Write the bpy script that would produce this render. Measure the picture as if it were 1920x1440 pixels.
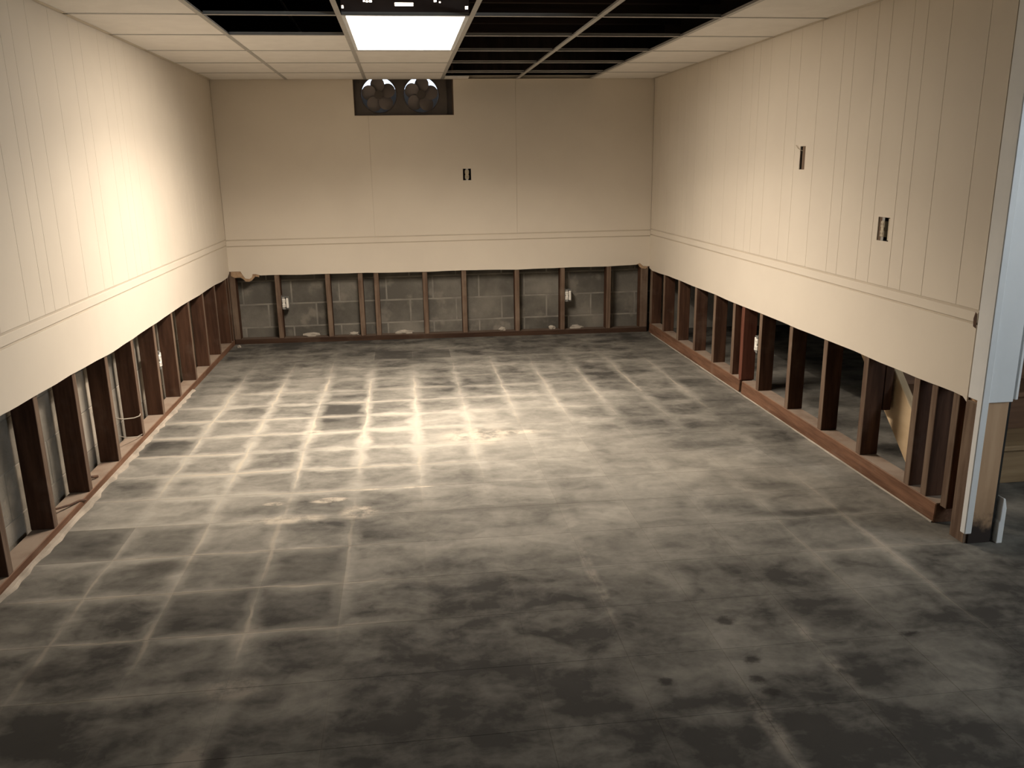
import bpy, bmesh, math, random
from mathutils import Vector, Matrix
random.seed(7)
scene = bpy.context.scene
for o in list(bpy.data.objects): bpy.data.objects.remove(o)
COL = scene.collection

# ------------------------------------------------------------------ camera
W, D, H = 3.586, 7.105, 2.104          # room width, depth of the far wall, drop ceiling height
CAM = Vector((1.4525, 0.0, 1.4362)); YAW, PIT, ROL, FPX = 0.1251, 0.2589, -0.0154, 1556.8
fw = Vector((math.sin(YAW)*math.cos(PIT), math.cos(YAW)*math.cos(PIT), -math.sin(PIT)))
rt = Vector((math.cos(YAW), -math.sin(YAW), 0)); up = rt.cross(fw)
c_, s_ = math.cos(ROL), math.sin(ROL)
rt, up = rt*c_ + up*s_, up*c_ - rt*s_
cd = bpy.data.cameras.new('camera'); cam = bpy.data.objects.new('camera', cd); COL.objects.link(cam)
cd.sensor_width = 36; cd.lens = FPX/1920*36; cd.clip_start = .02
M3 = Matrix((rt, up, -fw)).transposed()
cam.matrix_world = Matrix.Translation(CAM) @ M3.to_4x4()
scene.camera = cam

# ------------------------------------------------------------------ world, lights, exposure
LENS_POWER = 8.0            # glow of the lens itself
LAMP_WATTS = 122.0           # directional part of the lamp, below the prismatic lens
LAMP_COLOR = (1.0, .875, .745)
HALL_POWER = 46.0
world = bpy.data.worlds.new('sky'); scene.world = world; world.use_nodes = True
bg = world.node_tree.nodes['Background']
bg.inputs[0].default_value = (.70, .82, 1.0, 1); bg.inputs[1].default_value = 2.5
vs = scene.view_settings
vs.view_transform = 'Standard'; vs.look = 'None'; vs.gamma = 1; vs.use_curve_mapping = False
vs.exposure = 0.0
la = bpy.data.lights.new('daylight', 'AREA'); la.shape = 'RECTANGLE'; la.size = 1.1; la.size_y = .8
la.color = (.86, .94, 1.0); la.energy = HALL_POWER
lo = bpy.data.objects.new('daylight', la); COL.objects.link(lo)
lo.location = (5.64, .75, 1.45); lo.rotation_euler = (math.radians(90), 0, math.radians(90))   # shines in through the hall window

# ------------------------------------------------------------------ node helpers
class NT:
    def __init__(s, name):
        s.m = bpy.data.materials.new(name); s.m.use_nodes = True
        s.t = s.m.node_tree; s.b = s.t.nodes['Principled BSDF']
        s.geo = None
    def n(s, typ, **k):
        x = s.t.nodes.new(typ)
        for a, v in k.items(): setattr(x, a, v)
        return x
    def link(s, a, b): s.t.links.new(a, b)
    def put(s, sock, v):
        if hasattr(v, 'is_output') or isinstance(v, bpy.types.NodeSocket): s.link(v, sock)
        else: sock.default_value = v
    def pos(s):
        if not s.geo: s.geo = s.n('ShaderNodeNewGeometry')
        return s.geo.outputs['Position']
    def M(s, op, a, b=0.0, c=0.0, clamp=False):
        x = s.n('ShaderNodeMath', operation=op); x.use_clamp = clamp
        for i, v in enumerate((a, b, c)): s.put(x.inputs[i], v)
        return x.outputs[0]
    def V(s, op, a, b=(0,0,0)):
        x = s.n('ShaderNodeVectorMath', operation=op); s.put(x.inputs[0], a); s.put(x.inputs[1], b)
        return x.outputs[1] if op in ('LENGTH', 'DISTANCE') else x.outputs[0]
    def noise(s, vec, scale, detail=4, rough=.55, col=False):
        x = s.n('ShaderNodeTexNoise'); s.put(x.inputs['Vector'], vec)
        x.inputs['Scale'].default_value = scale; x.inputs['Detail'].default_value = detail
        x.inputs['Roughness'].default_value = rough
        return x.outputs['Color'] if col else x.outputs[0]
    def ss(s, v, lo, hi, a=0.0, b=1.0):
        x = s.n('ShaderNodeMapRange', interpolation_type='SMOOTHSTEP')
        s.put(x.inputs[0], v); s.put(x.inputs[1], lo); s.put(x.inputs[2], hi)
        x.inputs[3].default_value = a; x.inputs[4].default_value = b
        return x.outputs[0]
    def mix(s, f, a, b):
        x = s.n('ShaderNodeMix', data_type='RGBA'); s.put(x.inputs[0], f)
        for i, v in ((6, a), (7, b)):
            s.put(x.inputs[i], v if not isinstance(v, tuple) else (v + (1,))[:4])
        return x.outputs[2]
    def bump(s, h, strength=.2, dist=.01):
        x = s.n('ShaderNodeBump'); s.link(h, x.inputs['Height'])
        x.inputs['Strength'].default_value = strength; x.inputs['Distance'].default_value = dist
        s.link(x.outputs[0], s.b.inputs['Normal'])
    def done(s, col=None, rough=.6, metal=0.0, spec=None):
        if col is not None: s.put(s.b.inputs['Base Color'], col if not isinstance(col, tuple) else (col + (1,))[:4])
        s.put(s.b.inputs['Roughness'], rough); s.b.inputs['Metallic'].default_value = metal
        if spec is not None: s.b.inputs['Specular IOR Level'].default_value = spec
        return s.m

def simple(name, a, b, scale=6, rough=.6, metal=0.0, bump=.1, bscale=60, stretch=(1,1,1), spec=None):
    t = NT(name); v = t.V('MULTIPLY', t.pos(), stretch)
    f = t.ss(t.noise(v, scale), .3, .7)
    t.bump(t.noise(v, bscale, 3), bump, .004)
    return t.done(t.mix(f, a, b), rough, metal, spec)

MT = {}
MT['panel'] = simple('cream_painted_panelling', (.67,.60,.50), (.70,.63,.525), 2.2, .62, bump=.05, bscale=180, spec=.25)
MT['groove'] = simple('darker_groove_paint', (.52,.455,.365), (.57,.50,.40), 6, .7, bump=.05)  # backing sheet in a darker tone, so the grooves read as dark lines
MT['white_paint'] = simple('white_paint', (.72,.74,.74), (.78,.79,.78), 5, .5, bump=.05)
MT['ceiling_tile'] = simple('mineral_fibre_tile', (.84,.80,.74), (.88,.84,.78), 9, .9, bump=.35, bscale=220, spec=.1)
MT['tee'] = simple('tee_enamel', (.42,.40,.37), (.47,.45,.41), 20, .45, bump=.02)
MT['angle'] = simple('wall_angle_enamel', (.62,.55,.44), (.66,.58,.47), 20, .6, bump=.02)
MT['joist'] = simple('old_joist_wood', (.018,.012,.010), (.032,.021,.016), 3, .85, bump=.3, stretch=(.4,6,6), spec=.1)
MT['deck'] = simple('subfloor_boards', (.014,.010,.008), (.024,.016,.013), 4, .9, bump=.2, stretch=(6,.4,1), spec=.1)
MT['mortar'] = simple('mortar_grey', (.19,.175,.15), (.27,.25,.21), 8, .95, bump=.4)
MT['gyp'] = simple('torn_board_paper', (.30,.19,.11), (.45,.31,.19), 30, .95, bump=.6)
MT['black'] = simple('gap_shade_black', (.006,.005,.004), (.012,.010,.008), 10, .9)  # near-black colour stands in for the shade in gaps and open boxes
MT['zinc'] = simple('galvanised_steel', (.42,.42,.40), (.55,.55,.53), 40, .42, .7, bump=.05)
MT['white_plastic'] = simple('white_plastic', (.78,.75,.68), (.82,.79,.72), 20, .35)
MT['ivory'] = simple('ivory_plastic', (.48,.42,.31), (.54,.47,.35), 20, .4)
MT['slot'] = simple('dark_slot', (.02,.015,.01), (.03,.02,.015), 10, .7)
MT['fan'] = simple('dark_fan_plastic', (.055,.042,.033), (.075,.058,.046), 8, .55)
MT['blade'] = simple('grey_fan_blade', (.15,.125,.11), (.18,.15,.135), 8, .5)
MT['frame_wood'] = simple('window_frame_wood', (.07,.045,.028), (.11,.07,.045), 6, .7, bump=.3)
MT['well'] = simple('window_well_concrete', (.10,.09,.085), (.17,.155,.14), 6, .95, bump=.4)
MT['housing'] = simple('fixture_steel_dark', (.09,.062,.055), (.12,.085,.072), 8, .6, .2, bump=.05)
MT['housing_in'] = simple('fixture_white_enamel', (.85,.84,.80), (.87,.86,.82), 8, .4)
MT['cable'] = simple('white_cable_sheath', (.30,.27,.22), (.38,.34,.28), 30, .5)
MT['rust'] = simple('rusty_iron', (.05,.022,.012), (.10,.045,.02), 60, .8, bump=.5)
MT['chip'] = simple('pale_mortar_crumb', (.30,.27,.225), (.40,.36,.30), 40, .95, bump=.6)
MT['bead'] = simple('dusty_plaster_bead', (.26,.225,.18), (.42,.36,.29), 7, .95, bump=.5)
MT['step_pale'] = simple('pale_step_board', (.26,.17,.085), (.34,.235,.125), 4, .7, bump=.2, stretch=(.6,8,8))
MT['step_brown'] = simple('brown_step_board', (.13,.065,.033), (.20,.105,.055), 4, .65, bump=.2, stretch=(.6,8,8))
MT['string'] = simple('stringer_pine', (.50,.36,.21), (.62,.47,.29), 5, .7, bump=.2, stretch=(8,1,1.5))
MT['hall_wall'] = simple('hall_wall_paint', (.50,.45,.38), (.54,.49,.41), 3, .8)

def wood(name, dark, light, dust, axis, topdust=(.30,.235,.18)):
    t = NT(name); st = [9, 9, 9]; st[axis] = .8
    v = t.V('MULTIPLY', t.pos(), tuple(st))
    g = t.noise(v, 3.0, 6, .65)
    c = t.mix(t.ss(g, .3, .72), dark, light)
    d = t.ss(t.noise(t.pos(), 5, 4), .52, .75)
    c = t.mix(t.M('MULTIPLY', d, .35), c, dust)
    gn = t.n('ShaderNodeSeparateXYZ'); t.pos(); t.link(t.geo.outputs['True Normal'], gn.inputs[0])
    top = t.M('MULTIPLY', t.ss(gn.outputs[2], .6, .95), t.ss(t.noise(t.pos(), 9, 5), .25, .6, .55, .95))
    c = t.mix(top, c, topdust)
    t.bump(g, .35, .004)
    return t.done(c, .8, spec=.2)
MT['stud'] = wood('aged_stud_wood', (.040,.018,.010), (.095,.046,.026), (.16,.11,.08), 2)  # old wood, colour lowered to hold the shade of faces turned from the lamp
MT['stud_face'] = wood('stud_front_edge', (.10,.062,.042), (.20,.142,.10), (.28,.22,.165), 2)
MT['stud_red'] = wood('red_stained_stud_wood', (.085,.028,.017), (.15,.055,.034), (.2,.11,.07), 2)
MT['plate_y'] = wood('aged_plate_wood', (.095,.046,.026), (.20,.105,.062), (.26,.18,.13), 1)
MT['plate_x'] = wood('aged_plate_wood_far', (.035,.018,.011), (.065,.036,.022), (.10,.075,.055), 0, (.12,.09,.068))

def block_mat(name, ca, cb, cs):
    t = NT(name); p = t.pos()
    a = t.ss(t.noise(p, 2.4, 5, .6), .35, .68)
    c = t.mix(a, ca, cb)
    s = t.ss(t.noise(p, 6, 4), .55, .7)
    c = t.mix(t.M('MULTIPLY', s, .45), c, cs)
    oi = t.n('ShaderNodeObjectInfo')
    k = t.M('MULTIPLY_ADD', oi.outputs['Random'], .35, .8)
    x = t.n('ShaderNodeMix', data_type='RGBA', blend_type='MULTIPLY'); x.inputs[0].default_value = 1
    t.link(c, x.inputs[6]); cc = t.n('ShaderNodeCombineXYZ')
    for i in range(3): t.link(k, cc.inputs[i])
    t.link(cc.outputs[0], x.inputs[7])
    t.bump(t.noise(p, 90, 4), .5, .004)
    return t.done(x.outputs[2], .95, spec=.1)
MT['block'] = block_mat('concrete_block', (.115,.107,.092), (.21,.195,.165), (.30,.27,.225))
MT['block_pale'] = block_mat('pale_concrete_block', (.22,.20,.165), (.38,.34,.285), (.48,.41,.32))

def post_mat():                      # tan post board with a wet black foot
    t = NT('tan_post_board'); p = t.pos()
    v = t.V('MULTIPLY', p, (12, 12, 1.2))
    c = t.mix(t.ss(t.noise(v, 2, 5), .3, .7), (.43,.27,.15), (.52,.34,.20))
    sp = t.n('ShaderNodeSeparateXYZ'); t.link(p, sp.inputs[0])
    z = t.M('ADD', sp.outputs[2], t.M('MULTIPLY', t.M('SUBTRACT', t.noise(p, 16, 4), .5), .16))
    c = t.mix(t.ss(z, .10, .22, .35, 0), c, (.24,.14,.075))
    c = t.mix(t.ss(z, .03, .09, 1, 0), c, (.022,.013,.009))
    return t.done(c, .8)
MT['post'] = post_mat()

def floor_mat():
    t = NT('stained_floor_tile'); p = t.pos()
    wob = t.V('MULTIPLY', t.V('SUBTRACT', t.noise(p, 4.0, 3, col=True), (.5,.5,.5)), (.05,.05,0))
    q = t.V('ADD', p, wob)
    sq = t.n('ShaderNodeSeparateXYZ'); t.link(q, sq.inputs[0]); X, Y = sq.outputs[0], sq.outputs[1]
    sp = t.n('ShaderNodeSeparateXYZ'); t.link(p, sp.inputs[0]); PX, PY = sp.outputs[0], sp.outputs[1]
    def blob(cx, cy, rx, ry, soft=.5, src=None):
        v = t.V('MULTIPLY', t.V('SUBTRACT', src or q, (cx, cy, 0)), (1/rx, 1/ry, 0))
        return t.ss(t.V('LENGTH', v), 1-soft, 1+soft, 1, 0)
    def mx(*a):
        r = a[0]
        for b in a[1:]: r = t.M('MAXIMUM', r, b)
        return r
    n1 = t.noise(p, 1.5, 4, .55); n2 = t.noise(p, 5.0, 5, .6); n3 = t.noise(p, 26, 4, .6)
    qs = t.V('ADD', p, t.V('MULTIPLY', t.V('SUBTRACT', t.noise(p, 22, 4, .65, col=True), (.5,.5,.5)), (.06,.06,0)))
    swirl = t.noise(t.V('ADD', t.V('MULTIPLY', p, (1.0, 1.9, 1)), t.V('MULTIPLY', wob, (9,9,0))), 3.2, 5, .62)
    # dust laid over dark mastic
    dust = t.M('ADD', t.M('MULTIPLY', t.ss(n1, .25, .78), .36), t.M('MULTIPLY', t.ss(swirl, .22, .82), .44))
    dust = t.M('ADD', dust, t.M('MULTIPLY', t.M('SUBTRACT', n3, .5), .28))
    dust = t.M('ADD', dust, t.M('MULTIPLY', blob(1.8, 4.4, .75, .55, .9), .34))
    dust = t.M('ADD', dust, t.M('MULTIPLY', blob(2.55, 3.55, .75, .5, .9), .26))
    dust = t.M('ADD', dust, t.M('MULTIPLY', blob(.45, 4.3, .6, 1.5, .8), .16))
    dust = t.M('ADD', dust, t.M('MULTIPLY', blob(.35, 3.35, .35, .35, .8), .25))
    dust = t.M('SUBTRACT', dust, t.M('MULTIPLY', t.ss(PY, 1.6, 3.2, 1, 0), .19))  # near end darker: lamp falloff put into the colour, plus darker mastic
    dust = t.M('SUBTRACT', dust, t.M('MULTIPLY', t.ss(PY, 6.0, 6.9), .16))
    oi = t.n('ShaderNodeObjectInfo'); sc = t.n('ShaderNodeSeparateColor'); t.link(oi.outputs['Color'], sc.inputs[0])
    dust = t.M('MULTIPLY', dust, sc.outputs[0])
    dust = t.M('ADD', dust, .035)
    # joints: pale dust caught along the tile edges, broken up and worn away towards the right and the near side
    def inner(C, o, pitch):
        f = t.M('SUBTRACT', t.M('FRACT', t.M('ADD', t.M('DIVIDE', t.M('SUBTRACT', C, o), pitch), .5)), .5)
        return t.ss(t.M('ABSOLUTE', f), .06, .24)
    worn = t.M('MULTIPLY', t.M('MULTIPLY', inner(X, .29, .2965), inner(Y, 4.555, .298)), t.ss(t.noise(t.V('ADD', p, (4.4, 8.1, 0)), 2.4, 3, .5), .42, .62))
    dust = t.M('SUBTRACT', dust, t.M('MULTIPLY', worn, .16))
    dust = t.M('ADD', dust, t.M('MULTIPLY', t.M('SUBTRACT', t.noise(t.V('MULTIPLY', q, (1, 1.6, 1)), 9, 6, .7), .5), .36))
    def joint(C, o, pitch, wn):
        f = t.M('SUBTRACT', t.M('FRACT', t.M('ADD', t.M('DIVIDE', t.M('SUBTRACT', C, o), pitch), .5)), .5)
        d = t.M('MULTIPLY', t.M('ABSOLUTE', f), pitch)
        core = t.M('SUBTRACT', 1.0, t.ss(d, .001, t.ss(wn, .35, .7, .007, .020)))
        halo = t.M('SUBTRACT', 1.0, t.ss(d, .004, t.ss(wn, .3, .7, .022, .085)))
        return core, halo
    n2b = t.noise(t.V('ADD', p, (7.3, 2.1, 0)), 4.0, 4, .6)
    (cx_, hx_), (cy_, hy_) = joint(X, .29, .2965, n2), joint(Y, 4.555, .298, n2b)
    fade = mx(blob(.80, 4.75, 1.0, 1.15, .5, p), t.M('MULTIPLY', blob(2.4, 5.4, 1.2, .7, .5, p), .55),
              t.M('MULTIPLY', blob(.55, 2.85, .75, .6, .4, p), .55), t.M('MULTIPLY', blob(3.2, 2.9, .3, .6, .5, p), .35), .03)
    fadey = mx(blob(.70, 4.5, 1.0, 1.0, .5, p), t.M('MULTIPLY', blob(1.9, 5.2, 1.0, .6, .5, p), .35),
               t.M('MULTIPLY', blob(.6, 2.8, .75, .6, .4, p), .6), t.M('MULTIPLY', blob(3.2, 2.9, .4, .3, .5, p), .3), .02)
    br = t.ss(t.noise(t.V('ADD', p, (1.7, 5.2, 0)), 2.2, 4, .6), .36, .60)
    br2 = t.ss(t.noise(t.V('ADD', p, (9.7, 3.2, 0)), 2.2, 4, .6), .36, .60)
    J = mx(t.M('MULTIPLY', t.M('MULTIPLY', cx_, fade), br), t.M('MULTIPLY', t.M('MULTIPLY', cy_, fadey), br2))
    Hh = mx(t.M('MULTIPLY', hx_, fade), t.M('MULTIPLY', hy_, fadey))
    dust = t.M('MAXIMUM', t.M('ADD', dust, t.M('MULTIPLY', Hh, .42), clamp=True), .07)
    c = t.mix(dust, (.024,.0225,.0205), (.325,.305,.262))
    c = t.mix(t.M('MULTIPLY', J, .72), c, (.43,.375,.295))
    # smears of pale thinset and dark scuffs that have a shape of their own
    pale = mx(blob(1.80, 4.36, .17, .13, .5), blob(2.02, 4.40, .16, .035, .5), blob(1.07, 3.55, .085, .03, .3),
              blob(.82, 3.54, .045, .022, .3), blob(.88, 3.36, .16, .04, .5), blob(1.20, 3.40, .07, .06, .5),
              blob(1.24, 3.652, .10, .010, .4, p), blob(1.45, 3.653, .075, .010, .4, p), blob(.89, 4.56, .05, .04, .4), blob(1.19, 4.40, .04, .07, .5))
    pn = t.ss(t.noise(p, 11, 5, .65), .38, .62)
    c = t.mix(t.M('MULTIPLY', t.M('MULTIPLY', pale, pn), .75), c, (.48,.42,.335))
    pale2 = mx(blob(2.37, 1.82, .025, .20, .6), blob(2.67, 2.13, .02, .18, .6), blob(.90, 2.17, .09, .05, .4), blob(.90, 2.44, .05, .07, .5), blob(2.08, 2.70, .018, .28, .6), blob(.85, 1.86, .05, .08, .5), blob(3.25, 2.75, .02, .30, .6))
    c = t.mix(t.M('MULTIPLY', t.M('MULTIPLY', pale2, pn), .38), c, (.40,.35,.29))
    dark = mx(blob(2.438, 2.327, .028, .022, .6, qs), blob(2.433, 2.109, .026, .02, .6, qs), blob(2.409, 2.004, .024, .018, .6, qs),
              blob(2.431, 1.944, .022, .016, .6, qs), blob(2.145, 2.034, .02, .014, .6, qs), blob(2.996, 2.17, .035, .012, .6, qs),
              blob(.92, 1.86, .03, .06, .6, qs), t.M('MULTIPLY', blob(.33, 2.33, .07, .05, .4), .7),
              t.M('MULTIPLY', blob(.50, 2.98, .09, .06, .6), .7), t.M('MULTIPLY', blob(1.9, 3.35, .5, .035, .6), .5), t.M('MULTIPLY', blob(3.1, 3.12, .25, .03, .5), .6))
    c = t.mix(t.M('MULTIPLY', dark, .75), c, (.018,.015,.013))
    t.bump(t.M('ADD', t.M('MULTIPLY', n3, .4), J), .25, .003)
    return t.done(c, t.ss(n2, .3, .7, .78, .95), spec=.18)
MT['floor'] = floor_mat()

def emis(name, col, strength):
    t = NT(name); t.b.inputs['Emission Color'].default_value = col + (1,); t.b.inputs['Emission Strength'].default_value = strength
    return t.done((.9,.9,.9), .4)
MT['lens'] = emis('lit_lens', LAMP_COLOR, LENS_POWER)

# ------------------------------------------------------------------ geometry helpers
def bm_box(bm, x0, x1, y0, y1, z0, z1):
    v = [bm.verts.new((x, y, z)) for x in (x0, x1) for y in (y0, y1) for z in (z0, z1)]
    for f in ((0,1,3,2), (4,6,7,5), (0,4,5,1), (2,3,7,6), (0,2,6,4), (1,5,7,3)):
        bm.faces.new([v[i] for i in f])
    return v
def bm_prism(bm, pts, fn, t0, t1):
    a = [bm.verts.new(fn(u, w, t0)) for u, w in pts]; b = [bm.verts.new(fn(u, w, t1)) for u, w in pts]
    n = len(pts)
    bm.faces.new(a); bm.faces.new(b[::-1])
    for i in range(n): bm.faces.new((a[i], b[i], b[(i+1) % n], a[(i+1) % n]))
def bm_tube(bm, pts, r, n=8):
    rings = []
    for i, p in enumerate(pts):
        p = Vector(p); a = Vector(pts[max(i-1, 0)]); b = Vector(pts[min(i+1, len(pts)-1)])
        d = (b-a).normalized(); e = d.orthogonal().normalized(); g = d.cross(e)
        rings.append([bm.verts.new(p + (e*math.cos(2*math.pi*k/n) + g*math.sin(2*math.pi*k/n))*r) for k in range(n)])
    for A, B in zip(rings, rings[1:]):
        for k in range(n): bm.faces.new((A[k], A[(k+1) % n], B[(k+1) % n], B[k]))
    bm.faces.new(rings[0][::-1]); bm.faces.new(rings[-1])
def link(name, bm, mat, parent=None, bevel=0.0, smooth=False):
    bmesh.ops.recalc_face_normals(bm, faces=bm.faces[:])
    me = bpy.data.meshes.new(name); bm.to_mesh(me); bm.free()
    me.materials.append(MT[mat])
    if smooth:
        for f in me.polygons: f.use_smooth = True
    o = bpy.data.objects.new(name, me); COL.objects.link(o); o.parent = parent
    if bevel:
        m = o.modifiers.new('bevel', 'BEVEL'); m.width = bevel; m.segments = 1; m.limit_method = 'ANGLE'
    return o
def box(name, mat, x0, x1, y0, y1, z0, z1, parent=None, bevel=0.0):
    # mesh built about its own base centre, the object put there
    cx, cy = (x0+x1)/2, (y0+y1)/2
    bm = bmesh.new(); bm_box(bm, x0-cx, x1-cx, y0-cy, y1-cy, 0, z1-z0)
    o = link(name, bm, mat, parent, bevel); o.location = (cx, cy, z0)
    return o
def struct(o): o['kind'] = 'structure'; return o
def tag(o, label, cat, group=None):
    o['label'] = label; o['category'] = cat
    if group: o['group'] = group
    return o
def empty(name, loc, label, cat, group=None):
    o = bpy.data.objects.new(name, None); o.location = loc; o.empty_display_size = .05; COL.objects.link(o)
    return tag(o, label, cat, group)
def put(o, root):                      # parent keeping the world place (roots are unrotated)
    o.parent = root; o.location = Vector(o.location) - Vector(root.location)
    return o
LEFT = lambda a, b, t: (t, a, b)
RIGHT = lambda a, b, t: (W - t, a, b)
BACK = lambda a, b, t: (a, D - t, b)

def cells(bm, fn, a0, a1, b0, b1, t0, t1, holes):
    """a board with rectangular holes, made of the boxes around them"""
    A = sorted({a0, a1, *[x for h in holes for x in h[:2] if a0 < x < a1]})
    B = sorted({b0, b1, *[x for h in holes for x in h[2:] if b0 < x < b1]})
    idx = {}
    def vert(i, j, k):
        if (i, j, k) not in idx: idx[i, j, k] = bm.verts.new(fn(A[i], B[j], (t0, t1)[k]))
        return idx[i, j, k]
    solid = lambda i, j: 0 <= i < len(A)-1 and 0 <= j < len(B)-1 and not any(
        h[0] <= (A[i]+A[i+1])/2 <= h[1] and h[2] <= (B[j]+B[j+1])/2 <= h[3] for h in holes)
    for i in range(len(A)-1):
        for j in range(len(B)-1):
            if not solid(i, j): continue
            for k in (0, 1):
                bm.faces.new([vert(i, j, k), vert(i+1, j, k), vert(i+1, j+1, k), vert(i, j+1, k)])
            for (di, dj, e) in ((-1,0,((0,0),(0,1))), (1,0,((1,0),(1,1))), (0,-1,((0,0),(1,0))), (0,1,((0,1),(1,1)))):
                if not solid(i+di, j+dj):
                    (p, q), (r, s) = e
                    bm.faces.new([vert(i+p, j+q, 0), vert(i+r, j+s, 0), vert(i+r, j+s, 1), vert(i+p, j+q, 1)])

# ------------------------------------------------------------------ floor
TILT = 0.0093
fz = lambda x: -TILT*x                 # the slab falls a little towards the right
bm = bmesh.new(); bm_box(bm, -.42, 6.0, -3.3, 7.6, -.12, -.0006)
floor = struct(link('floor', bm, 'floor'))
floor.rotation_euler = (0, TILT, 0)
XJ = [0.0] + [.29 + .2965*k for k in range(0, 12)] + [3.80, 4.10]
XJ = [x for x in XJ if x <= 3.6] + [3.8475, 4.144]
YJ = [4.555 + .298*k for k in range(-11, 9)]
DARK = {(3,4.853): .45, (3,4.555): .45, (0,3.065): .4, (1,3.065): .7, (2,2.469): .45, (3,2.469): .6, (2,2.767): .7, (3,2.767): .55, (0,4.257): .5, (4,6.343): .35, (5,6.343): .45}
tile_mesh = {}
for j in range(len(YJ)-1):
    y0, y1 = YJ[j], min(YJ[j+1], 7.10)
    for i in range(len(XJ)-1):
        x0, x1 = XJ[i], XJ[i+1]
        if x0 > 3.5 and y1 > 2.75: continue
        if x1 > 3.58 and y1 > 2.75: x1 = 3.56
        if i >= len(XJ)-2 and y1 > 2.8: continue
        w, l = round(x1-x0-.0014, 4), round(y1-y0-.0014, 4)
        key = (w, l)
        if key not in tile_mesh:
            bm = bmesh.new(); bm_box(bm, -w/2, w/2, -l/2, l/2, -.0006, .0)
            bmesh.ops.recalc_face_normals(bm, faces=bm.faces[:])
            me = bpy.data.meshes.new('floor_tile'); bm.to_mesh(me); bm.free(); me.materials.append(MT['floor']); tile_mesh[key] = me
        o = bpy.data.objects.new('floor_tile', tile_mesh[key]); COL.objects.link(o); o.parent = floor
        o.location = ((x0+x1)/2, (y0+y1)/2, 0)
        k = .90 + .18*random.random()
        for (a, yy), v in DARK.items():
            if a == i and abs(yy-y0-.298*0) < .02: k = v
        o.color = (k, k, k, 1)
# dusty plaster bead along the wall feet
def bead(name, x_of, y0, y1, wmin, wmax, zb, mat='bead'):
    bm = bmesh.new(); n = 60; rows = []
    for i in range(n+1):
        y = y0 + (y1-y0)*i/n; w = random.uniform(wmin, wmax); x, s = x_of(y)
        rows.append([bm.verts.new((x, y, zb)), bm.verts.new((x, y, zb+.012)), bm.verts.new((x+s*w*.6, y, zb+.008+random.random()*.003)), bm.verts.new((x+s*w, y, zb))])
    for A, B in zip(rows, rows[1:]):
        for k in range(3): bm.faces.new((A[k], A[k+1], B[k+1], B[k]))
    return link(name, bm, mat, floor)
bead('plaster_bead', lambda y: (.0, 1), 2.2, 5.6, .012, .034, 0)
bead('plaster_bead', lambda y: (3.578, -1), 2.95, 7.0, .002, .008, -.006, 'block_pale')

# ------------------------------------------------------------------ masonry, studs, plates
HOLE_WIN = (1.105, 1.903, 1.83, 2.22)
bm = bmesh.new(); bm_box(bm, -.36, -.1150, -3.2, 7.6, -.10, 2.7)
wall_left = struct(link('wall_left', bm, 'mortar'))
bm = bmesh.new(); cells(bm, BACK, -.122, 5.7, -.10, 2.7, -.42, -.1150, [HOLE_WIN])
wall_back = struct(link('wall_back', bm, 'mortar'))
def blocks(parent, fn, a0, a1, mat, phase, j=.005):
    mesh = {}
    for r, (z0, z1) in enumerate(((-.08, .118), (.118, .315), (.315, .512), (.512, .709))):
        a = a0 - .4 + (phase if r % 2 else phase - .2)
        while a < a1:
            p0, p1 = max(a+j, a0), min(a+.4-j, a1)
            if p1-p0 > .03:
                key = (round(p1-p0, 3), r)
                b = bmesh.new()
                cells(b, lambda u, w, t: Vector(fn(u+p0, w, t)) - Vector(fn(p0, z0, 0)), 0, p1-p0, z0+j, z1-j, -.13, -.113, [])
                o = link('concrete_block', b, mat, parent, .002); o.location = fn(p0, z0, 0)
            a += .4
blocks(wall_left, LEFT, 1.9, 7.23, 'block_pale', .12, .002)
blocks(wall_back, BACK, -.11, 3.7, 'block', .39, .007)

def stud(parent, fn, a0, a1, z0, z1, mat='stud', t1=0.0, t0=-.089, lean=0.0):
    b = bmesh.new()
    p = fn((a0+a1)/2, z0, 0); h = (a1-a0)/2
    cells(b, lambda u, w, t: Vector(fn((a0+a1)/2+u, z0+w, t)) - Vector(p), -h, h, 0, z1-z0, t0, t1, [])
    o = link('stud', b, mat, parent, .002); o.location = p
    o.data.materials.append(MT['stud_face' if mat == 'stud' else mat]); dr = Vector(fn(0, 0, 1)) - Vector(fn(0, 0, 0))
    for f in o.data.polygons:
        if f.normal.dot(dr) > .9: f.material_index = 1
    return o
LS = [1.30, 1.70, 2.10, 2.492, 2.892, 3.30, 3.697, 4.10, 4.503, 4.905, 5.30, 5.725, 6.14, 6.53, 6.95]
for y in LS: stud(wall_left, LEFT, y, y+.040, .042, H+.03)
stud(wall_left, LEFT, 7.04, 7.10, .042, H+.03)
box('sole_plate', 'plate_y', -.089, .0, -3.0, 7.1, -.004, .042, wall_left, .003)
for x in (.386, .80, 1.07, 1.203, 1.612, 1.945, 2.404, 2.803, 3.215):
    stud(wall_back, BACK, x-.021, x+.021, fz(x)+.04, 1.75)
stud(wall_back, BACK, .0, .05, .04, 1.75); stud(wall_back, BACK, 3.50, 3.57, .01, 1.75)
o = box('sole_plate', 'plate_x', 0.0, 3.57, D, D+.089, -.004, .040, wall_back, .003); o.rotation_euler = (0, TILT, 0); o.location.z = fz(1.79)-.004

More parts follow.
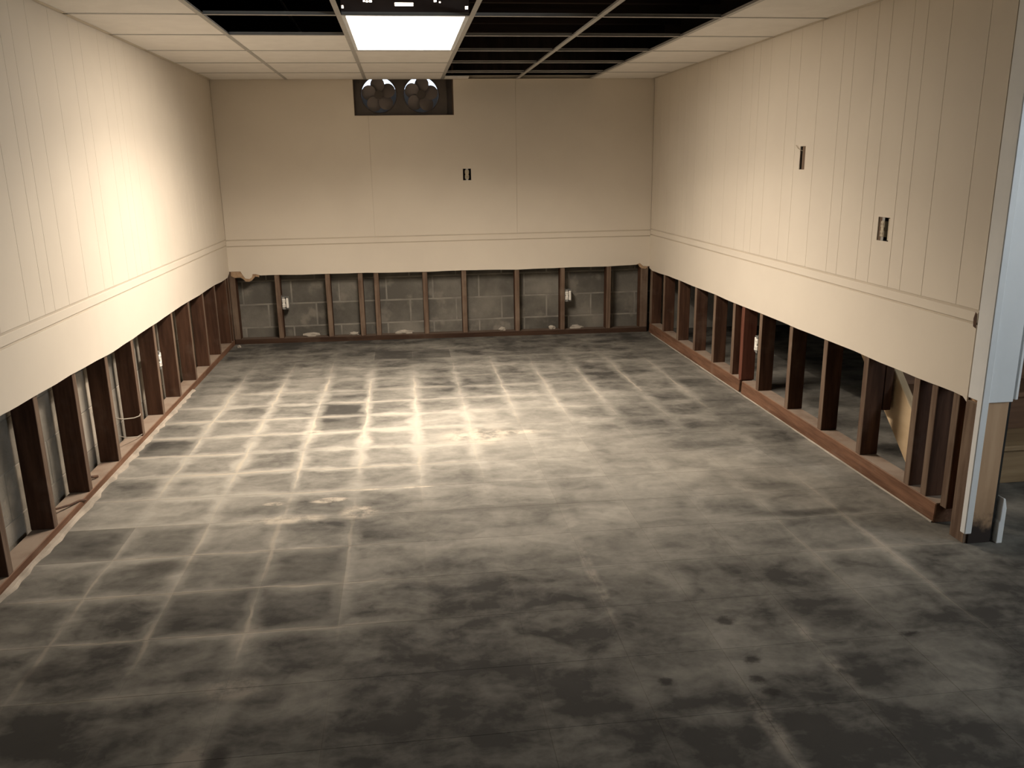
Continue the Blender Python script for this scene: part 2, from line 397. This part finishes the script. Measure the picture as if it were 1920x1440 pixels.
# right wall: a free partition, open below the cut
HOLES_R = [(4.325, 4.385, 1.385, 1.505), (3.478, 3.570, 1.078, 1.182)]
HOLES_B = [HOLE_WIN, (1.962, 2.030, 1.312, 1.405)]
ZG0, ZG1 = .822, .872                   # the rail between the two horizontal grooves
YE = 2.835                              # where the panelling of the right wall stops
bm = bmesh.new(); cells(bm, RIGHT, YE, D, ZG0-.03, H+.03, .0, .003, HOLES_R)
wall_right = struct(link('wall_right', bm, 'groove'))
RS = [2.885, 3.022, 3.145, 3.546, 3.935, 4.331, 4.736, 5.16, 5.511, 5.90, 6.29, 6.67]
for y in RS: stud(wall_right, RIGHT, y, y+.040, .052, H+.03)
stud(wall_right, RIGHT, 5.006, 5.046, .052, H+.03, 'stud_red')
stud(wall_right, RIGHT, 5.046, 5.16, .052, H+.03, 'stud_red', -.045, -.085)
stud(wall_right, RIGHT, 7.03, 7.09, .052, H+.03)
def plate_seg(y0, y1, ztop, xf0, xf1):
    b = bmesh.new()
    v = [b.verts.new(p) for p in ((xf0, y0, -.036), (xf1, y1, -.036), (3.675, y1, -.036), (3.675, y0, -.036), (xf0+.004, y0, ztop), (xf1+.004, y1, ztop), (3.675, y1, ztop), (3.675, y0, ztop))]
    for f in ((0,1,2,3), (4,5,6,7), (0,1,5,4), (1,2,6,5), (2,3,7,6), (3,0,4,7)): b.faces.new([v[k] for k in f])
    return link('sole_plate', b, 'plate_y', wall_right, .004)
plate_seg(2.945, 4.99, .052, 3.580, 3.582); plate_seg(5.03, 7.09, .052, 3.582, 3.584)
# cleat nailed behind a stud
box('cleat', 'stud', 3.68, 3.72, 3.545, 3.63, .272, .75, wall_right, .002)
# added dark boards, hiding the lit wall tops above the ceiling
box('plenum_mask', 'deck', -.11, 3.7, D+.02, D+.06, H+.035, 2.66, wall_back)
box('plenum_mask', 'deck', -.11, -.07, -3.0, D, H+.035, 2.66, wall_left)
box('plenum_mask', 'deck', W+.02, W+.06, YE, D, H+.035, 2.66, wall_right)
# panelling --------------------------------------------------------------
def planks(parent, fn, joints, z0, z1, holes):
    for a, b in zip(joints, joints[1:]):
        bb = bmesh.new(); m = (a+b)/2; org = Vector(fn(m, z0, 0))
        cells(bb, lambda u, w, t: Vector(fn(u, w, t)) - org, a+.0009, b-.0009, z0, z1, .003, .0058, [h for h in holes if h[0] < b and h[1] > a])
        o = link('panel_plank', bb, 'panel', parent, .0005); o.location = org
def rail(parent, fn, a0, a1, za, zb):
    bb = bmesh.new(); cells(bb, fn, a0, a1, za, zb, .003, .0075, []); link('panel_rail', bb, 'panel', parent, .0015)
def skirt(parent, fn, pts, a0, a1, ztop):
    bb = bmesh.new(); bm_prism(bb, [(a1, ztop), (a0, ztop)] + pts, fn, .0, .0075); return link('panel_skirt', bb, 'panel', parent)
pat = [.148, .10, .155, .225, .22, .13, .242]
JL = [3.372]; k = 0
while JL[-1] < D: JL.append(JL[-1] + pat[k % 7]); k += 1
JL[-1] = D-.007
if JL[-1]-JL[-2] < .03: JL.pop(-2)
JL = [3.372-.242, 3.372-.372, 2.78, 2.555] [::-1] + JL
JL = [-3.0, -1.8, -.6, .6, 1.2, 1.8, 2.2] + JL
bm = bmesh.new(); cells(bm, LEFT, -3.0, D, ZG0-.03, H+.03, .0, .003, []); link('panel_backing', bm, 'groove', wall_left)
planks(wall_left, LEFT, JL, ZG1+.005, H+.03, [])
rail(wall_left, LEFT, -3.0, D-.007, ZG0+.007, ZG1-.004)
wob = lambda a: .0018*math.sin(a*7.1) + .0012*math.sin(a*17.3+1)
def densify(pts, n=5):
    out = []
    for (a, z), (b, y) in zip(pts, pts[1:]):
        for i in range(n): out.append((a+(b-a)*i/n, z+(y-z)*i/n + wob(a+(b-a)*i/n)))
    return out + [pts[-1]]
skirt(wall_left, LEFT, densify([(-3.0, .60), (1.5, .605), (3.034, .602), (3.348, .596), (4.139, .576), (4.51, .573), (5.308, .583), (6.526, .578), (6.95, .572), (7.03, .575), (D, .60)]), -3.0, D, ZG0-.001)
JR = [2.971, 3.197, 3.354, 3.448, 3.612, 3.72, 3.904, 4.008]
k = 3
while JR[-1] < D: JR.append(JR[-1] + pat[k % 7]); k += 1
JR[-1] = D-.007
if JR[-1]-JR[-2] < .03: JR.pop(-2)
JR = [YE] + JR
planks(wall_right, RIGHT, JR, ZG1+.008, H+.03, HOLES_R)
rail(wall_right, RIGHT, YE, D-.007, ZG0+.009, ZG1-.002)
skirt(wall_right, RIGHT, densify([(YE, .520), (2.86, .535), (2.921, .537), (3.327, .538), (3.896, .539), (4.817, .536), (5.982, .536), (6.7, .530), (7.0, .522), (D, .535)]), YE, D, ZG0+.001)
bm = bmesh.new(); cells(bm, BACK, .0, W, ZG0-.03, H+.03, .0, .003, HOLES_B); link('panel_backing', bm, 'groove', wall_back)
planks(wall_back, BACK, [.007, 1.213, 2.411, W-.007], ZG1-.002, H+.03, HOLES_B)
rail(wall_back, BACK, .007, W-.007, ZG0-.003, ZG1-.012)
skirt(wall_back, BACK, [(.0, .612), (.045, .613), (.100, .612), (.118, .578), (.135, .553), (.165, .548), (.185, .560), (.195, .588), (.225, .586)] + densify([(.26, .574), (.815, .572), (1.217, .566), (1.948, .564), (2.408, .560), (3.207, .562), (3.46, .570)]) + [(3.49, .582), (3.52, .556), (W, .55)], .0, W, ZG0-.011)
# ragged brown core left hanging at the two far corners
def torn(pts):
    b = bmesh.new(); bm_prism(b, pts, BACK, -.006, .0045); link('torn_edge', b, 'gyp', wall_back)
torn([(.02, .63), (.02, .575), (.05, .560), (.095, .562), (.115, .548), (.135, .528), (.16, .524), (.185, .535), (.215, .566), (.245, .560), (.25, .60)])
torn([(3.44, .60), (3.455, .565), (3.475, .572), (3.49, .548), (3.51, .535), (3.54, .53), (3.56, .541), (3.57, .60)])
# white painted end of the right wall, its exposed post and what hangs on the corner
box('end_post', 'post', 3.592, 3.688, 2.745, 2.835, -.036, 2.3, wall_right, .002)
box('end_board', 'white_paint', 3.570, 3.690, 2.730, 2.745, .545, 2.3, wall_right, .002)
b = bmesh.new(); bm_prism(b, [(3.558, 2.722), (3.588, 2.722), (3.588, 2.732), (3.572, 2.732), (3.572, 2.752), (3.558, 2.752)], lambda x, y, z: (x, y, z), .018, 2.3)
link('corner_bead', b, 'white_paint', wall_right, .003)
box('corner_strip', 'stud_face', 3.577, 3.592, 2.752, 2.835, -.034, .53, wall_right, .001)
box('corner_casing', 'white_paint', 3.572, 3.592, 2.752, 2.822, .545, 2.3, wall_right, .002)
box('hall_wallboard', 'white_paint', 3.698, 3.711, 2.732, 7.1, .552, 2.3, wall_right, .002)
box('gap_shade', 'black', 3.688, 3.698, 2.748, 2.84, -.03, 2.3, wall_right)  # solid black strip in place of the shade inside the open gap
b = bmesh.new(); bm_prism(b, [(3.706, -.036), (3.732, -.036), (3.732, .11), (3.722, .15), (3.712, .155), (3.71, .06), (3.706, .05)], lambda x, z, t: (x, t, z), 2.732, 2.82)
struct(link('baseboard_right', b, 'white_paint', None, .002))
b = bmesh.new(); bm_prism(b, [(2.836, .81), (2.852, .815), (2.855, .845), (2.848, .87), (2.838, .865)], RIGHT, .0065, .0085); link('nail_scar', b, 'rust', wall_right)

# ------------------------------------------------------------------ rest of the basement behind and beside the camera
bm = bmesh.new(); cells(bm, lambda a, b, t: (a, -3.0+t, b), -.36, 5.7, -.1, 2.7, -.15, 0, [])
wall_rear = struct(link('wall_rear', bm, 'hall_wall'))
HALL = lambda a, b, t: (5.6 + t, a, b)
bm = bmesh.new(); cells(bm, HALL, -3.15, 7.6, -.1, 2.7, 0, .15, [(.15, 1.35, 1.0, 1.9)]); struct(link('wall_hall', bm, 'hall_wall'))
bm = bmesh.new(); cells(bm, HALL, .15, 1.35, 1.0, 1.9, .0, .03, [(.19, .73, 1.04, 1.86), (.77, 1.31, 1.04, 1.86)])
struct(link('window_2', bm, 'white_paint'))

# ------------------------------------------------------------------ ceiling: deck, joists, grid, tiles
T = .61; AX, GY = .594, 4.163
bm = bmesh.new(); bm_box(bm, -.36, 5.75, -3.2, 7.6, 2.66, 2.74)
ceiling = struct(link('ceiling', bm, 'deck'))
y = -2.8
while y < 7.0:
    box('joist', 'joist', -.12, 5.6, y, y+.04, 2.44, 2.66, ceiling, .003); y += .4064
def tee(name, ax, p, q0, q1):
    b = bmesh.new()
    L = q1-q0
    def bb(u0, u1, z0, z1):
        if ax == 'y': bm_box(b, u0, u1, -L/2, L/2, z0, z1)
        else: bm_box(b, -L/2, L/2, u0, u1, z0, z1)
    bb(-.012, .012, 0, .0015); bb(-.0012, .0012, .0015, .012); bb(-.003, .003, .012, .016)
    o = link(name, b, 'tee', ceiling)
    o.location = (p, (q0+q1)/2, H) if ax == 'y' else ((q0+q1)/2, p, H)
    return o
cols = [AX + T*k for k in range(5)]
for x in cols: tee('main_tee', 'y', x, -3.0, D-.01)
rows = [GY + T*k for k in range(-11, 5)]
xe = [0.0] + cols + [W]
for j, y in enumerate(rows):
    for i in range(6):
        if i == 2 and abs(y-(GY+T)) < .01: continue
        tee('cross_tee', 'x', y, xe[i]+.013, xe[i+1]-.013)
def angle(fn, a0, a1):
    b = bmesh.new(); cells(b, fn, a0, a1, H, H+.0015, .0, .024, []); cells(b, fn, a0, a1, H+.0015, H+.024, .0, .0015, []); link('wall_angle', b, 'angle', ceiling)
o7 = lambda fn: (lambda a, b, t: fn(a, b, t+.0072))
angle(o7(LEFT), -3.0, D-.01); angle(o7(RIGHT), YE, D-.01); angle(o7(BACK), .01, W-.01)
ye = rows + [D]
ye = [-3.0+.06] + rows + [D]
def ctile(x0, x1, y0, y1):
    o = box('ceiling_tile', 'ceiling_tile', x0+.006, x1-.006, y0+.004, y1-.004, H+.002, H+.017, ceiling, .002); return o
for j in range(len(ye)-1):
    y0, y1 = ye[j], ye[j+1]
    for i in range(6):
        keep = i in (0, 5) or (i == 1 and y0 > GY+T-.01) or (i == 2 and y0 > GY+2*T-.01) or y1 < 1.2
        if keep: ctile(xe[i] + (.01 if i == 0 else 0), xe[i+1] - (.01 if i == 5 else 0), y0, y1 - (.01 if j == len(ye)-2 else 0))
ctile(cols[2]+.012, 2.03, 6.98, D-.008)
box('ceiling_board', 'ceiling_tile', 3.72, 5.6, -3.0, 2.73, H, H+.015, ceiling)
box('ceiling_board', 'ceiling_tile', 3.58, 3.72, -3.0, 2.72, H, H+.015, ceiling)

# hanging wire and a pipe glimpsed through the open cells
b = bmesh.new(); bm_tube(b, [(.95, 3.2, 2.36), (.86, 4.2, 2.37), (.80, 5.4, 2.38), (.78, 6.6, 2.38)], .011)
tag(link('water_pipe', b, 'zinc', None, 0, True), 'thin grey pipe running above the open ceiling cells', 'pipe')

# ------------------------------------------------------------------ ceiling light (its lens lights the room)
lx0, lx1, ly0, ly1 = cols[1]+.012, cols[2]-.012, GY+.002, GY+2*T-.010
lamp = empty('ceiling_light', ((lx0+lx1)/2, (ly0+ly1)/2, H), 'lit white rectangular troffer light set in the dropped ceiling', 'ceiling light')
def lampbox(name, mat, *a, **k): return put(box(name, mat, *a, **k), lamp)
lampbox('lens', 'lens', lx0+.016, lx1-.016, ly0+.012, ly1-.014, H+.0045, H+.0075)
b = bmesh.new()
cells(b, lambda a, c, t: (a, c, H+.002+t), lx0, lx1, ly0, ly1, 0, .012, [(lx0+.018, lx1-.018, ly0+.014, ly1-.016)])
put(link('door_frame', b, 'white_paint'), lamp)
zt = H+.125
b = bmesh.new()
bm_box(b, lx0, lx0+.004, ly0+.006, ly1, H+.014, zt); bm_box(b, lx1-.004, lx1, ly0+.006, ly1, H+.014, zt)
bm_box(b, lx0, lx1, ly1-.004, ly1, H+.014, zt); bm_box(b, lx0, lx1, ly0+.006, ly1, zt, zt+.004)
put(link('housing', b, 'housing_in'), lamp)
cxm = (lx0+lx1)/2
kh = [(1.215, 1.228, H+.030, H+.043), (lx1-.018, lx1-.004, H+.030, H+.043), (cxm-.048, cxm+.036, H+.042, H+.056),
      (1.318, 1.326, H+.058, H+.066), (1.331, 1.340, H+.056, H+.064), (1.345, 1.357, H+.057, H+.065), (1.640, 1.652, H+.060, H+.068), (1.664, 1.671, H+.056, H+.062)]
b = bmesh.new(); cells(b, lambda a, c, t: (a, ly0-.003+t, c), lx0, lx1, H+.003, zt+.004, 0, .002, kh)
put(link('end_plate', b, 'housing'), lamp)
def glow(watts, tilt, spread, x, w):           # the two tubes throw broadside through the prismatic lens
    al = bpy.data.lights.new('lamp_glow', 'AREA'); al.shape = 'RECTANGLE'; al.size = w; al.size_y = ly1-ly0-.06
    al.color = LAMP_COLOR; al.energy = watts; al.spread = math.radians(spread)
    ao = bpy.data.objects.new('lamp_glow', al); COL.objects.link(ao); ao.parent = lamp
    ao.location = (x, 0, .0025 - math.sin(abs(math.radians(tilt)))*w/2); ao.rotation_euler = (0, math.radians(tilt), 0)
glow(LAMP_WATTS*.48, 0, 145, 0, lx1-lx0-.05)
glow(LAMP_WATTS*.17, 30, 128, -.14, .03); glow(LAMP_WATTS*.18, -30, 128, .14, .03)
lampbox('ballast_cover', 'housing_in', cxm-.06, cxm+.06, ly0+.03, ly1-.01, zt-.045, zt-.001)

# ------------------------------------------------------------------ window in the far wall with a twin fan
x0, x1, z0, z1 = HOLE_WIN
b = bmesh.new()
for a in ((x0-.004, x1+.004, z0-.02, z0+.004), (x0-.006, x0+.006, z0, z1), (x1-.010, x1+.006, z0, z1), (x0, x1, z1-.01, z1+.01)):
    cells(b, BACK, *a, -.32, .0, [])
window = struct(link('window_1', b, 'frame_wood'))
fan = empty('window_fan', (1.48, D+.05, z0+.004), 'dark twin-rotor window fan wedged in the small high window', 'fan')
def face_plate(cx, r, xa, xb, za, zb, n=48):
    """flat board with a round hole"""
    b = bmesh.new(); inner, outer = [], []
    cz = 1.993
    for k in range(n):
        a = 2*math.pi*k/n + 1e-4; c, s = math.cos(a), math.sin(a)
        tx = ((xb-cx)/c if c > 0 else (xa-cx)/c) if abs(c) > 1e-6 else 1e9
        tz = ((zb-cz)/s if s > 0 else (za-cz)/s) if abs(s) > 1e-6 else 1e9
        t = min(tx, tz); inner.append((cx+r*c, cz+r*s)); outer.append((cx+t*c, cz+t*s))
    for corner in ((xa, za), (xa, zb), (xb, za), (xb, zb)):
        k = min(range(n), key=lambda i: (outer[i][0]-corner[0])**2 + (outer[i][1]-corner[1])**2); outer[k] = corner
    R = []
    for yy in (D+.035, D+.095):
        R.append(([b.verts.new((p[0], yy, p[1])) for p in inner], [b.verts.new((p[0], yy, p[1])) for p in outer]))
    for k in range(n):
        m = (k+1) % n
        b.faces.new((R[0][0][k], R[0][0][m], R[0][1][m], R[0][1][k])); b.faces.new((R[1][0][k], R[1][1][k], R[1][1][m], R[1][0][m]))
        b.faces.new((R[0][0][k], R[1][0][k], R[1][0][m], R[0][0][m])); b.faces.new((R[0][1][k], R[0][1][m], R[1][1][m], R[1][1][k]))
    return b
FZ = 1.993
put(box('side_panel', 'fan', 1.852, x1-.010, D+.06, D+.09, z0+.004, z1-.01), fan)
put(box('top_panel', 'fan', x0+.006, 1.852, D+.06, D+.09, 2.145, z1-.01), fan)
for cx, xa, xb, ph in ((1.305, x0+.008, 1.476, .42), (1.645, 1.476, 1.852, .22)):
    put(link('fan_housing', face_plate(cx, .140, xa, xb, z0+.006, 2.145), 'fan'), fan)
    b = bmesh.new()
    bm_tube(b, [(cx+.143*math.cos(2*math.pi*k/40), D+.034, FZ+.143*math.sin(2*math.pi*k/40)) for k in range(41)], .004, 6)
    put(link('rim', b, 'fan', None, 0, True), fan)
    rotor = bpy.data.objects.new('rotor', None); COL.objects.link(rotor); rotor.location = (cx, D+.07, FZ); put(rotor, fan)
    b = bmesh.new(); bm_tube(b, [(0, -.035, 0), (0, -.03, 0), (0, .03, 0)], .034, 20); h = link('hub', b, 'fan', rotor)
    for k in range(5):
        a = ph + k*math.pi*.4
        b = bmesh.new(); pts = []
        for i in range(20):
            u = 2*math.pi*i/20
            pts.append((.080 + .058*math.cos(u), .057*math.sin(u)))
        va = [b.verts.new((p[0], p[1]*.35-.0015, p[1])) for p in pts]; vb = [b.verts.new((p[0], p[1]*.35+.0015, p[1])) for p in pts]
        b.faces.new(va); b.faces.new(vb[::-1])
        for i in range(20): b.faces.new((va[i], vb[i], vb[(i+1) % 20], va[(i+1) % 20]))
        o = link('blade', b, 'blade', rotor); o.rotation_euler = (0, -a, 0)
b = bmesh.new()
bm_box(b, 1.0, 2.0, 8.0, 8.1, 1.2, 2.105); bm_box(b, .9, 1.02, D+.42, 8.1, 1.2, 2.5); bm_box(b, 1.98, 2.1, D+.42, 8.1, 1.2, 2.5); bm_box(b, .9, 2.1, D+.42, 8.1, 1.1, 1.2)
link('window_well', b, 'well', window)

# ------------------------------------------------------------------ electrical bits
def device(name, fn, a, z, label, cat, recessed=False, box_side=None, plastic='white_plastic', wide=.034, kind='outlet'):
    root = empty(name, fn(a, z-.05, 0), label, cat)
    org = Vector(root.location)
    def part(nm, mat, a0, a1, b0, b1, t0, t1, parent=root, bevel=0.0, holes=()):
        b = bmesh.new(); cells(b, lambda u, w, t: Vector(fn(u, w, t)) - org, a0, a1, b0, b1, t0, t1, list(holes))
        return link(nm, b, mat, parent, bevel)
    return root, part
def receptacle(root, part, a, z, t, plastic, w=.034):
    part('yoke', 'zinc', a-.010, a+.010, z-.052, z+.052, t-.004, t-.002)
    for s in (-1, 1):
        r = part('receptacle', plastic, a-w/2, a+w/2, z+s*.0205-.0155, z+s*.0205+.0155, t-.02, t+.003, bevel=.004)
        part('slot', 'slot', a-.008, a-.0055, z+s*.0205-.004, z+s*.0205+.005, t+.002, t+.0034, r)
        part('slot', 'slot', a+.0055, a+.008, z+s*.0205-.004, z+s*.0205+.005, t+.002, t+.0034, r)
    part('bridge', plastic, a-w/2+.004, a+w/2-.004, z-.008, z+.008, t-.018, t+.001)
def back_box(part, a0, a1, z0, z1, t0, t1, mat):
    part('box', mat, a0, a1, z0, z1, t0, t0+.003)
    for q in ((a0, a0+.002, z0, z1), (a1-.002, a1, z0, z1), (a0+.002, a1-.002, z0, z0+.002), (a0+.002, a1-.002, z1-.002, z1)):
        part('box_side', mat, *q, t0+.003, t1)
# bare outlet in the far wall panelling
r, p = device('wall_outlet', BACK, 1.996, 1.3585, 'bare outlet without cover plate high on the far wall', 'outlet')
back_box(p, 1.9625, 2.0295, 1.3125, 1.4045, -.055, -.001, 'black'); receptacle(r, p, 1.996, 1.3585, .004, 'ivory', .034)
# right wall: empty switch slot and bare outlet
r, p = device('light_switch', RIGHT, 4.355, 1.445, 'open dark switch slot with a stray wire on the right wall', 'switch')
back_box(p, 4.3255, 4.3845, 1.3855, 1.5045, -.07, -.001, 'black')
p('switch_body', 'black', 4.345, 4.372, 1.40, 1.485, -.055, -.020, bevel=.003)
b = bmesh.new(); bm_tube(b, [Vector(RIGHT(y, z, t)) - Vector(r.location) for y, z, t in ((4.36, 1.47, -.03), (4.38, 1.485, .004), (4.40, 1.495, .012), (4.425, 1.512, .012))], .0018, 6); link('wire', b, 'ivory', r)
r, p = device('wall_outlet', RIGHT, 3.524, 1.13, 'bare outlet without cover plate on the right wall near its end', 'outlet')
back_box(p, 3.4785, 3.5695, 1.0785, 1.1815, -.06, -.001, 'black'); receptacle(r, p, 3.536, 1.13, .003, 'ivory', .030)
p('strap', 'ivory', 3.490, 3.500, 1.082, 1.178, -.006, -.002)
# low boxes on the studs
def low(fn, a0, sgn, z, label):
    a1 = a0 + sgn*.056; lo_, hi = min(a0, a1), max(a0, a1); m = (lo_+hi)/2
    r, p = device('outlet_box', fn, m, z, label, 'outlet')
    back_box(p, lo_, hi, z-.05, z+.05, -.068, -.004, 'zinc'); receptacle(r, p, m-.012, z, .004, 'white_plastic', .027)
    p('mud_ring', 'white_plastic', m+.006, m+.026, z-.042, z+.042, -.006, .001, bevel=.003)
    p('bracket', 'zinc', lo_ if sgn > 0 else hi-.001, (lo_+.001) if sgn > 0 else hi, z-.03, z+.065, -.03, .0)
low(BACK, .410, 1, .335, 'white outlet in a metal box on the far wall, left of the other one')
low(BACK, 2.826, 1, .316, 'white outlet in a metal box on the far wall, right of the other one')
low(RIGHT, 4.778, 1, .333, 'white outlet in a metal box between the open studs of the right wall')
low(LEFT, 4.947, 1, .355, 'white outlet in a metal box between the open studs of the left wall')
# cable stubs and bent strap on the left sole plate
for nm, pts, r, mat, lab, cat in (
    ('electrical_cable', [(-.10, 4.16, .30), (-.06, 4.22, .235), (-.02, 4.30, .20), (.0, 4.40, .175), (.006, 4.47, .165), (.004, 4.49, .170)], .0028, 'cable', 'upper white cable stub curling out between the left studs', 'cable'),
    ('electrical_cable', [(-.10, 4.18, .20), (-.06, 4.24, .14), (-.03, 4.34, .085), (-.01, 4.44, .058), (.0, 4.49, .056)], .0022, 'cable', 'lower thin cable stub resting on the left sole plate', 'cable'),
    ('bent_nail', [(-.075, 3.40, .050), (-.068, 3.42, .075), (-.045, 3.47, .062), (-.02, 3.53, .052), (-.004, 3.58, .048), (.004, 3.63, .030)], .005, 'rust', 'rusty bent strip on the left sole plate between two studs', 'nail'),
    ('bent_nail', [(-.07, 3.80, .052), (-.045, 3.845, .058), (-.025, 3.875, .050)], .007, 'rust', 'short rusty stub on the left sole plate beside a stud', 'nail')):
    b = bmesh.new(); bm_tube(b, [Vector(q)-Vector(pts[0]) for q in pts], r); o = link(nm, b, mat, None, 0, True); o.location = pts[0]; tag(o, lab, cat)

# pale crumbs of mortar behind the far sole plate
def crumb(x, y, z, sx, sy, sz, label, group=None):
    b = bmesh.new(); bmesh.ops.create_icosphere(b, subdivisions=2, radius=1)
    for v in b.verts:
        k = 1 + random.uniform(-.28, .28); v.co = Vector((v.co.x*sx*k, v.co.y*sy*k, max(v.co.z, -.55)*sz*k + sz*.55))
    o = link('mortar_crumb', b, 'chip'); o.location = (x, y, z); tag(o, label, 'debris', group)
for x, sx, lab in ((.63, .085, 'long pale mortar crumb below the left outlet box of the far wall'),
                   (.985, .05, 'pale mortar crumb in the second bay right of the left far outlet box'),
                   (1.42, .09, 'pale mortar heap in the far wall bay under the ceiling light'),
                   (2.27, .04, 'small pale mortar crumb in the middle bay of the far wall'),
                   (2.72, .035, 'pale mortar lump just left of the right far outlet box'),
                   (2.94, .075, 'long pale mortar crumb below the right outlet box of the far wall')):
    crumb(x, D+.060, fz(x)+.038, sx*.85, .02, .020, lab)
crumb(.055, 6.97, .0, .016, .016, .012, 'small white crumb on the floor in the far left corner')

# ------------------------------------------------------------------ stairs beyond the right wall
st = empty('staircase', (4.2, 3.31, fz(4.2)), 'wooden staircase rising behind the open studs of the right wall', 'staircase')
run, rise, n = .212, .189, 11
xs0, xs1 = 3.775, 4.72
for k in range(n):
    ya, zt_ = 3.31 + run*k, fz(4.2) + rise*(k+1)
    pale = k == 0
    put(box('riser', 'step_pale' if pale else 'step_brown', xs0, xs1, ya, ya+.018, zt_-rise, zt_-.026, None, .002), st)
    put(box('tread', 'step_pale' if pale else 'step_brown', xs0, xs1, ya-.025, ya+run+.015, zt_-.026, zt_, None, .006), st)
for xa in (3.735, 4.72):
    b = bmesh.new()
    pts = [(3.300, -.036), (3.345, -.002)] + [(5.55, -.002 + .895*(5.55-3.345)), (5.55, 2.30), (3.300, .215)]
    bm_prism(b, [(y-3.31, z-fz(4.2)) for y, z in pts], lambda y, z, t: (xa-4.2+t, y, z), 0, .038)
    link('stringer', b, 'string', st, .003)
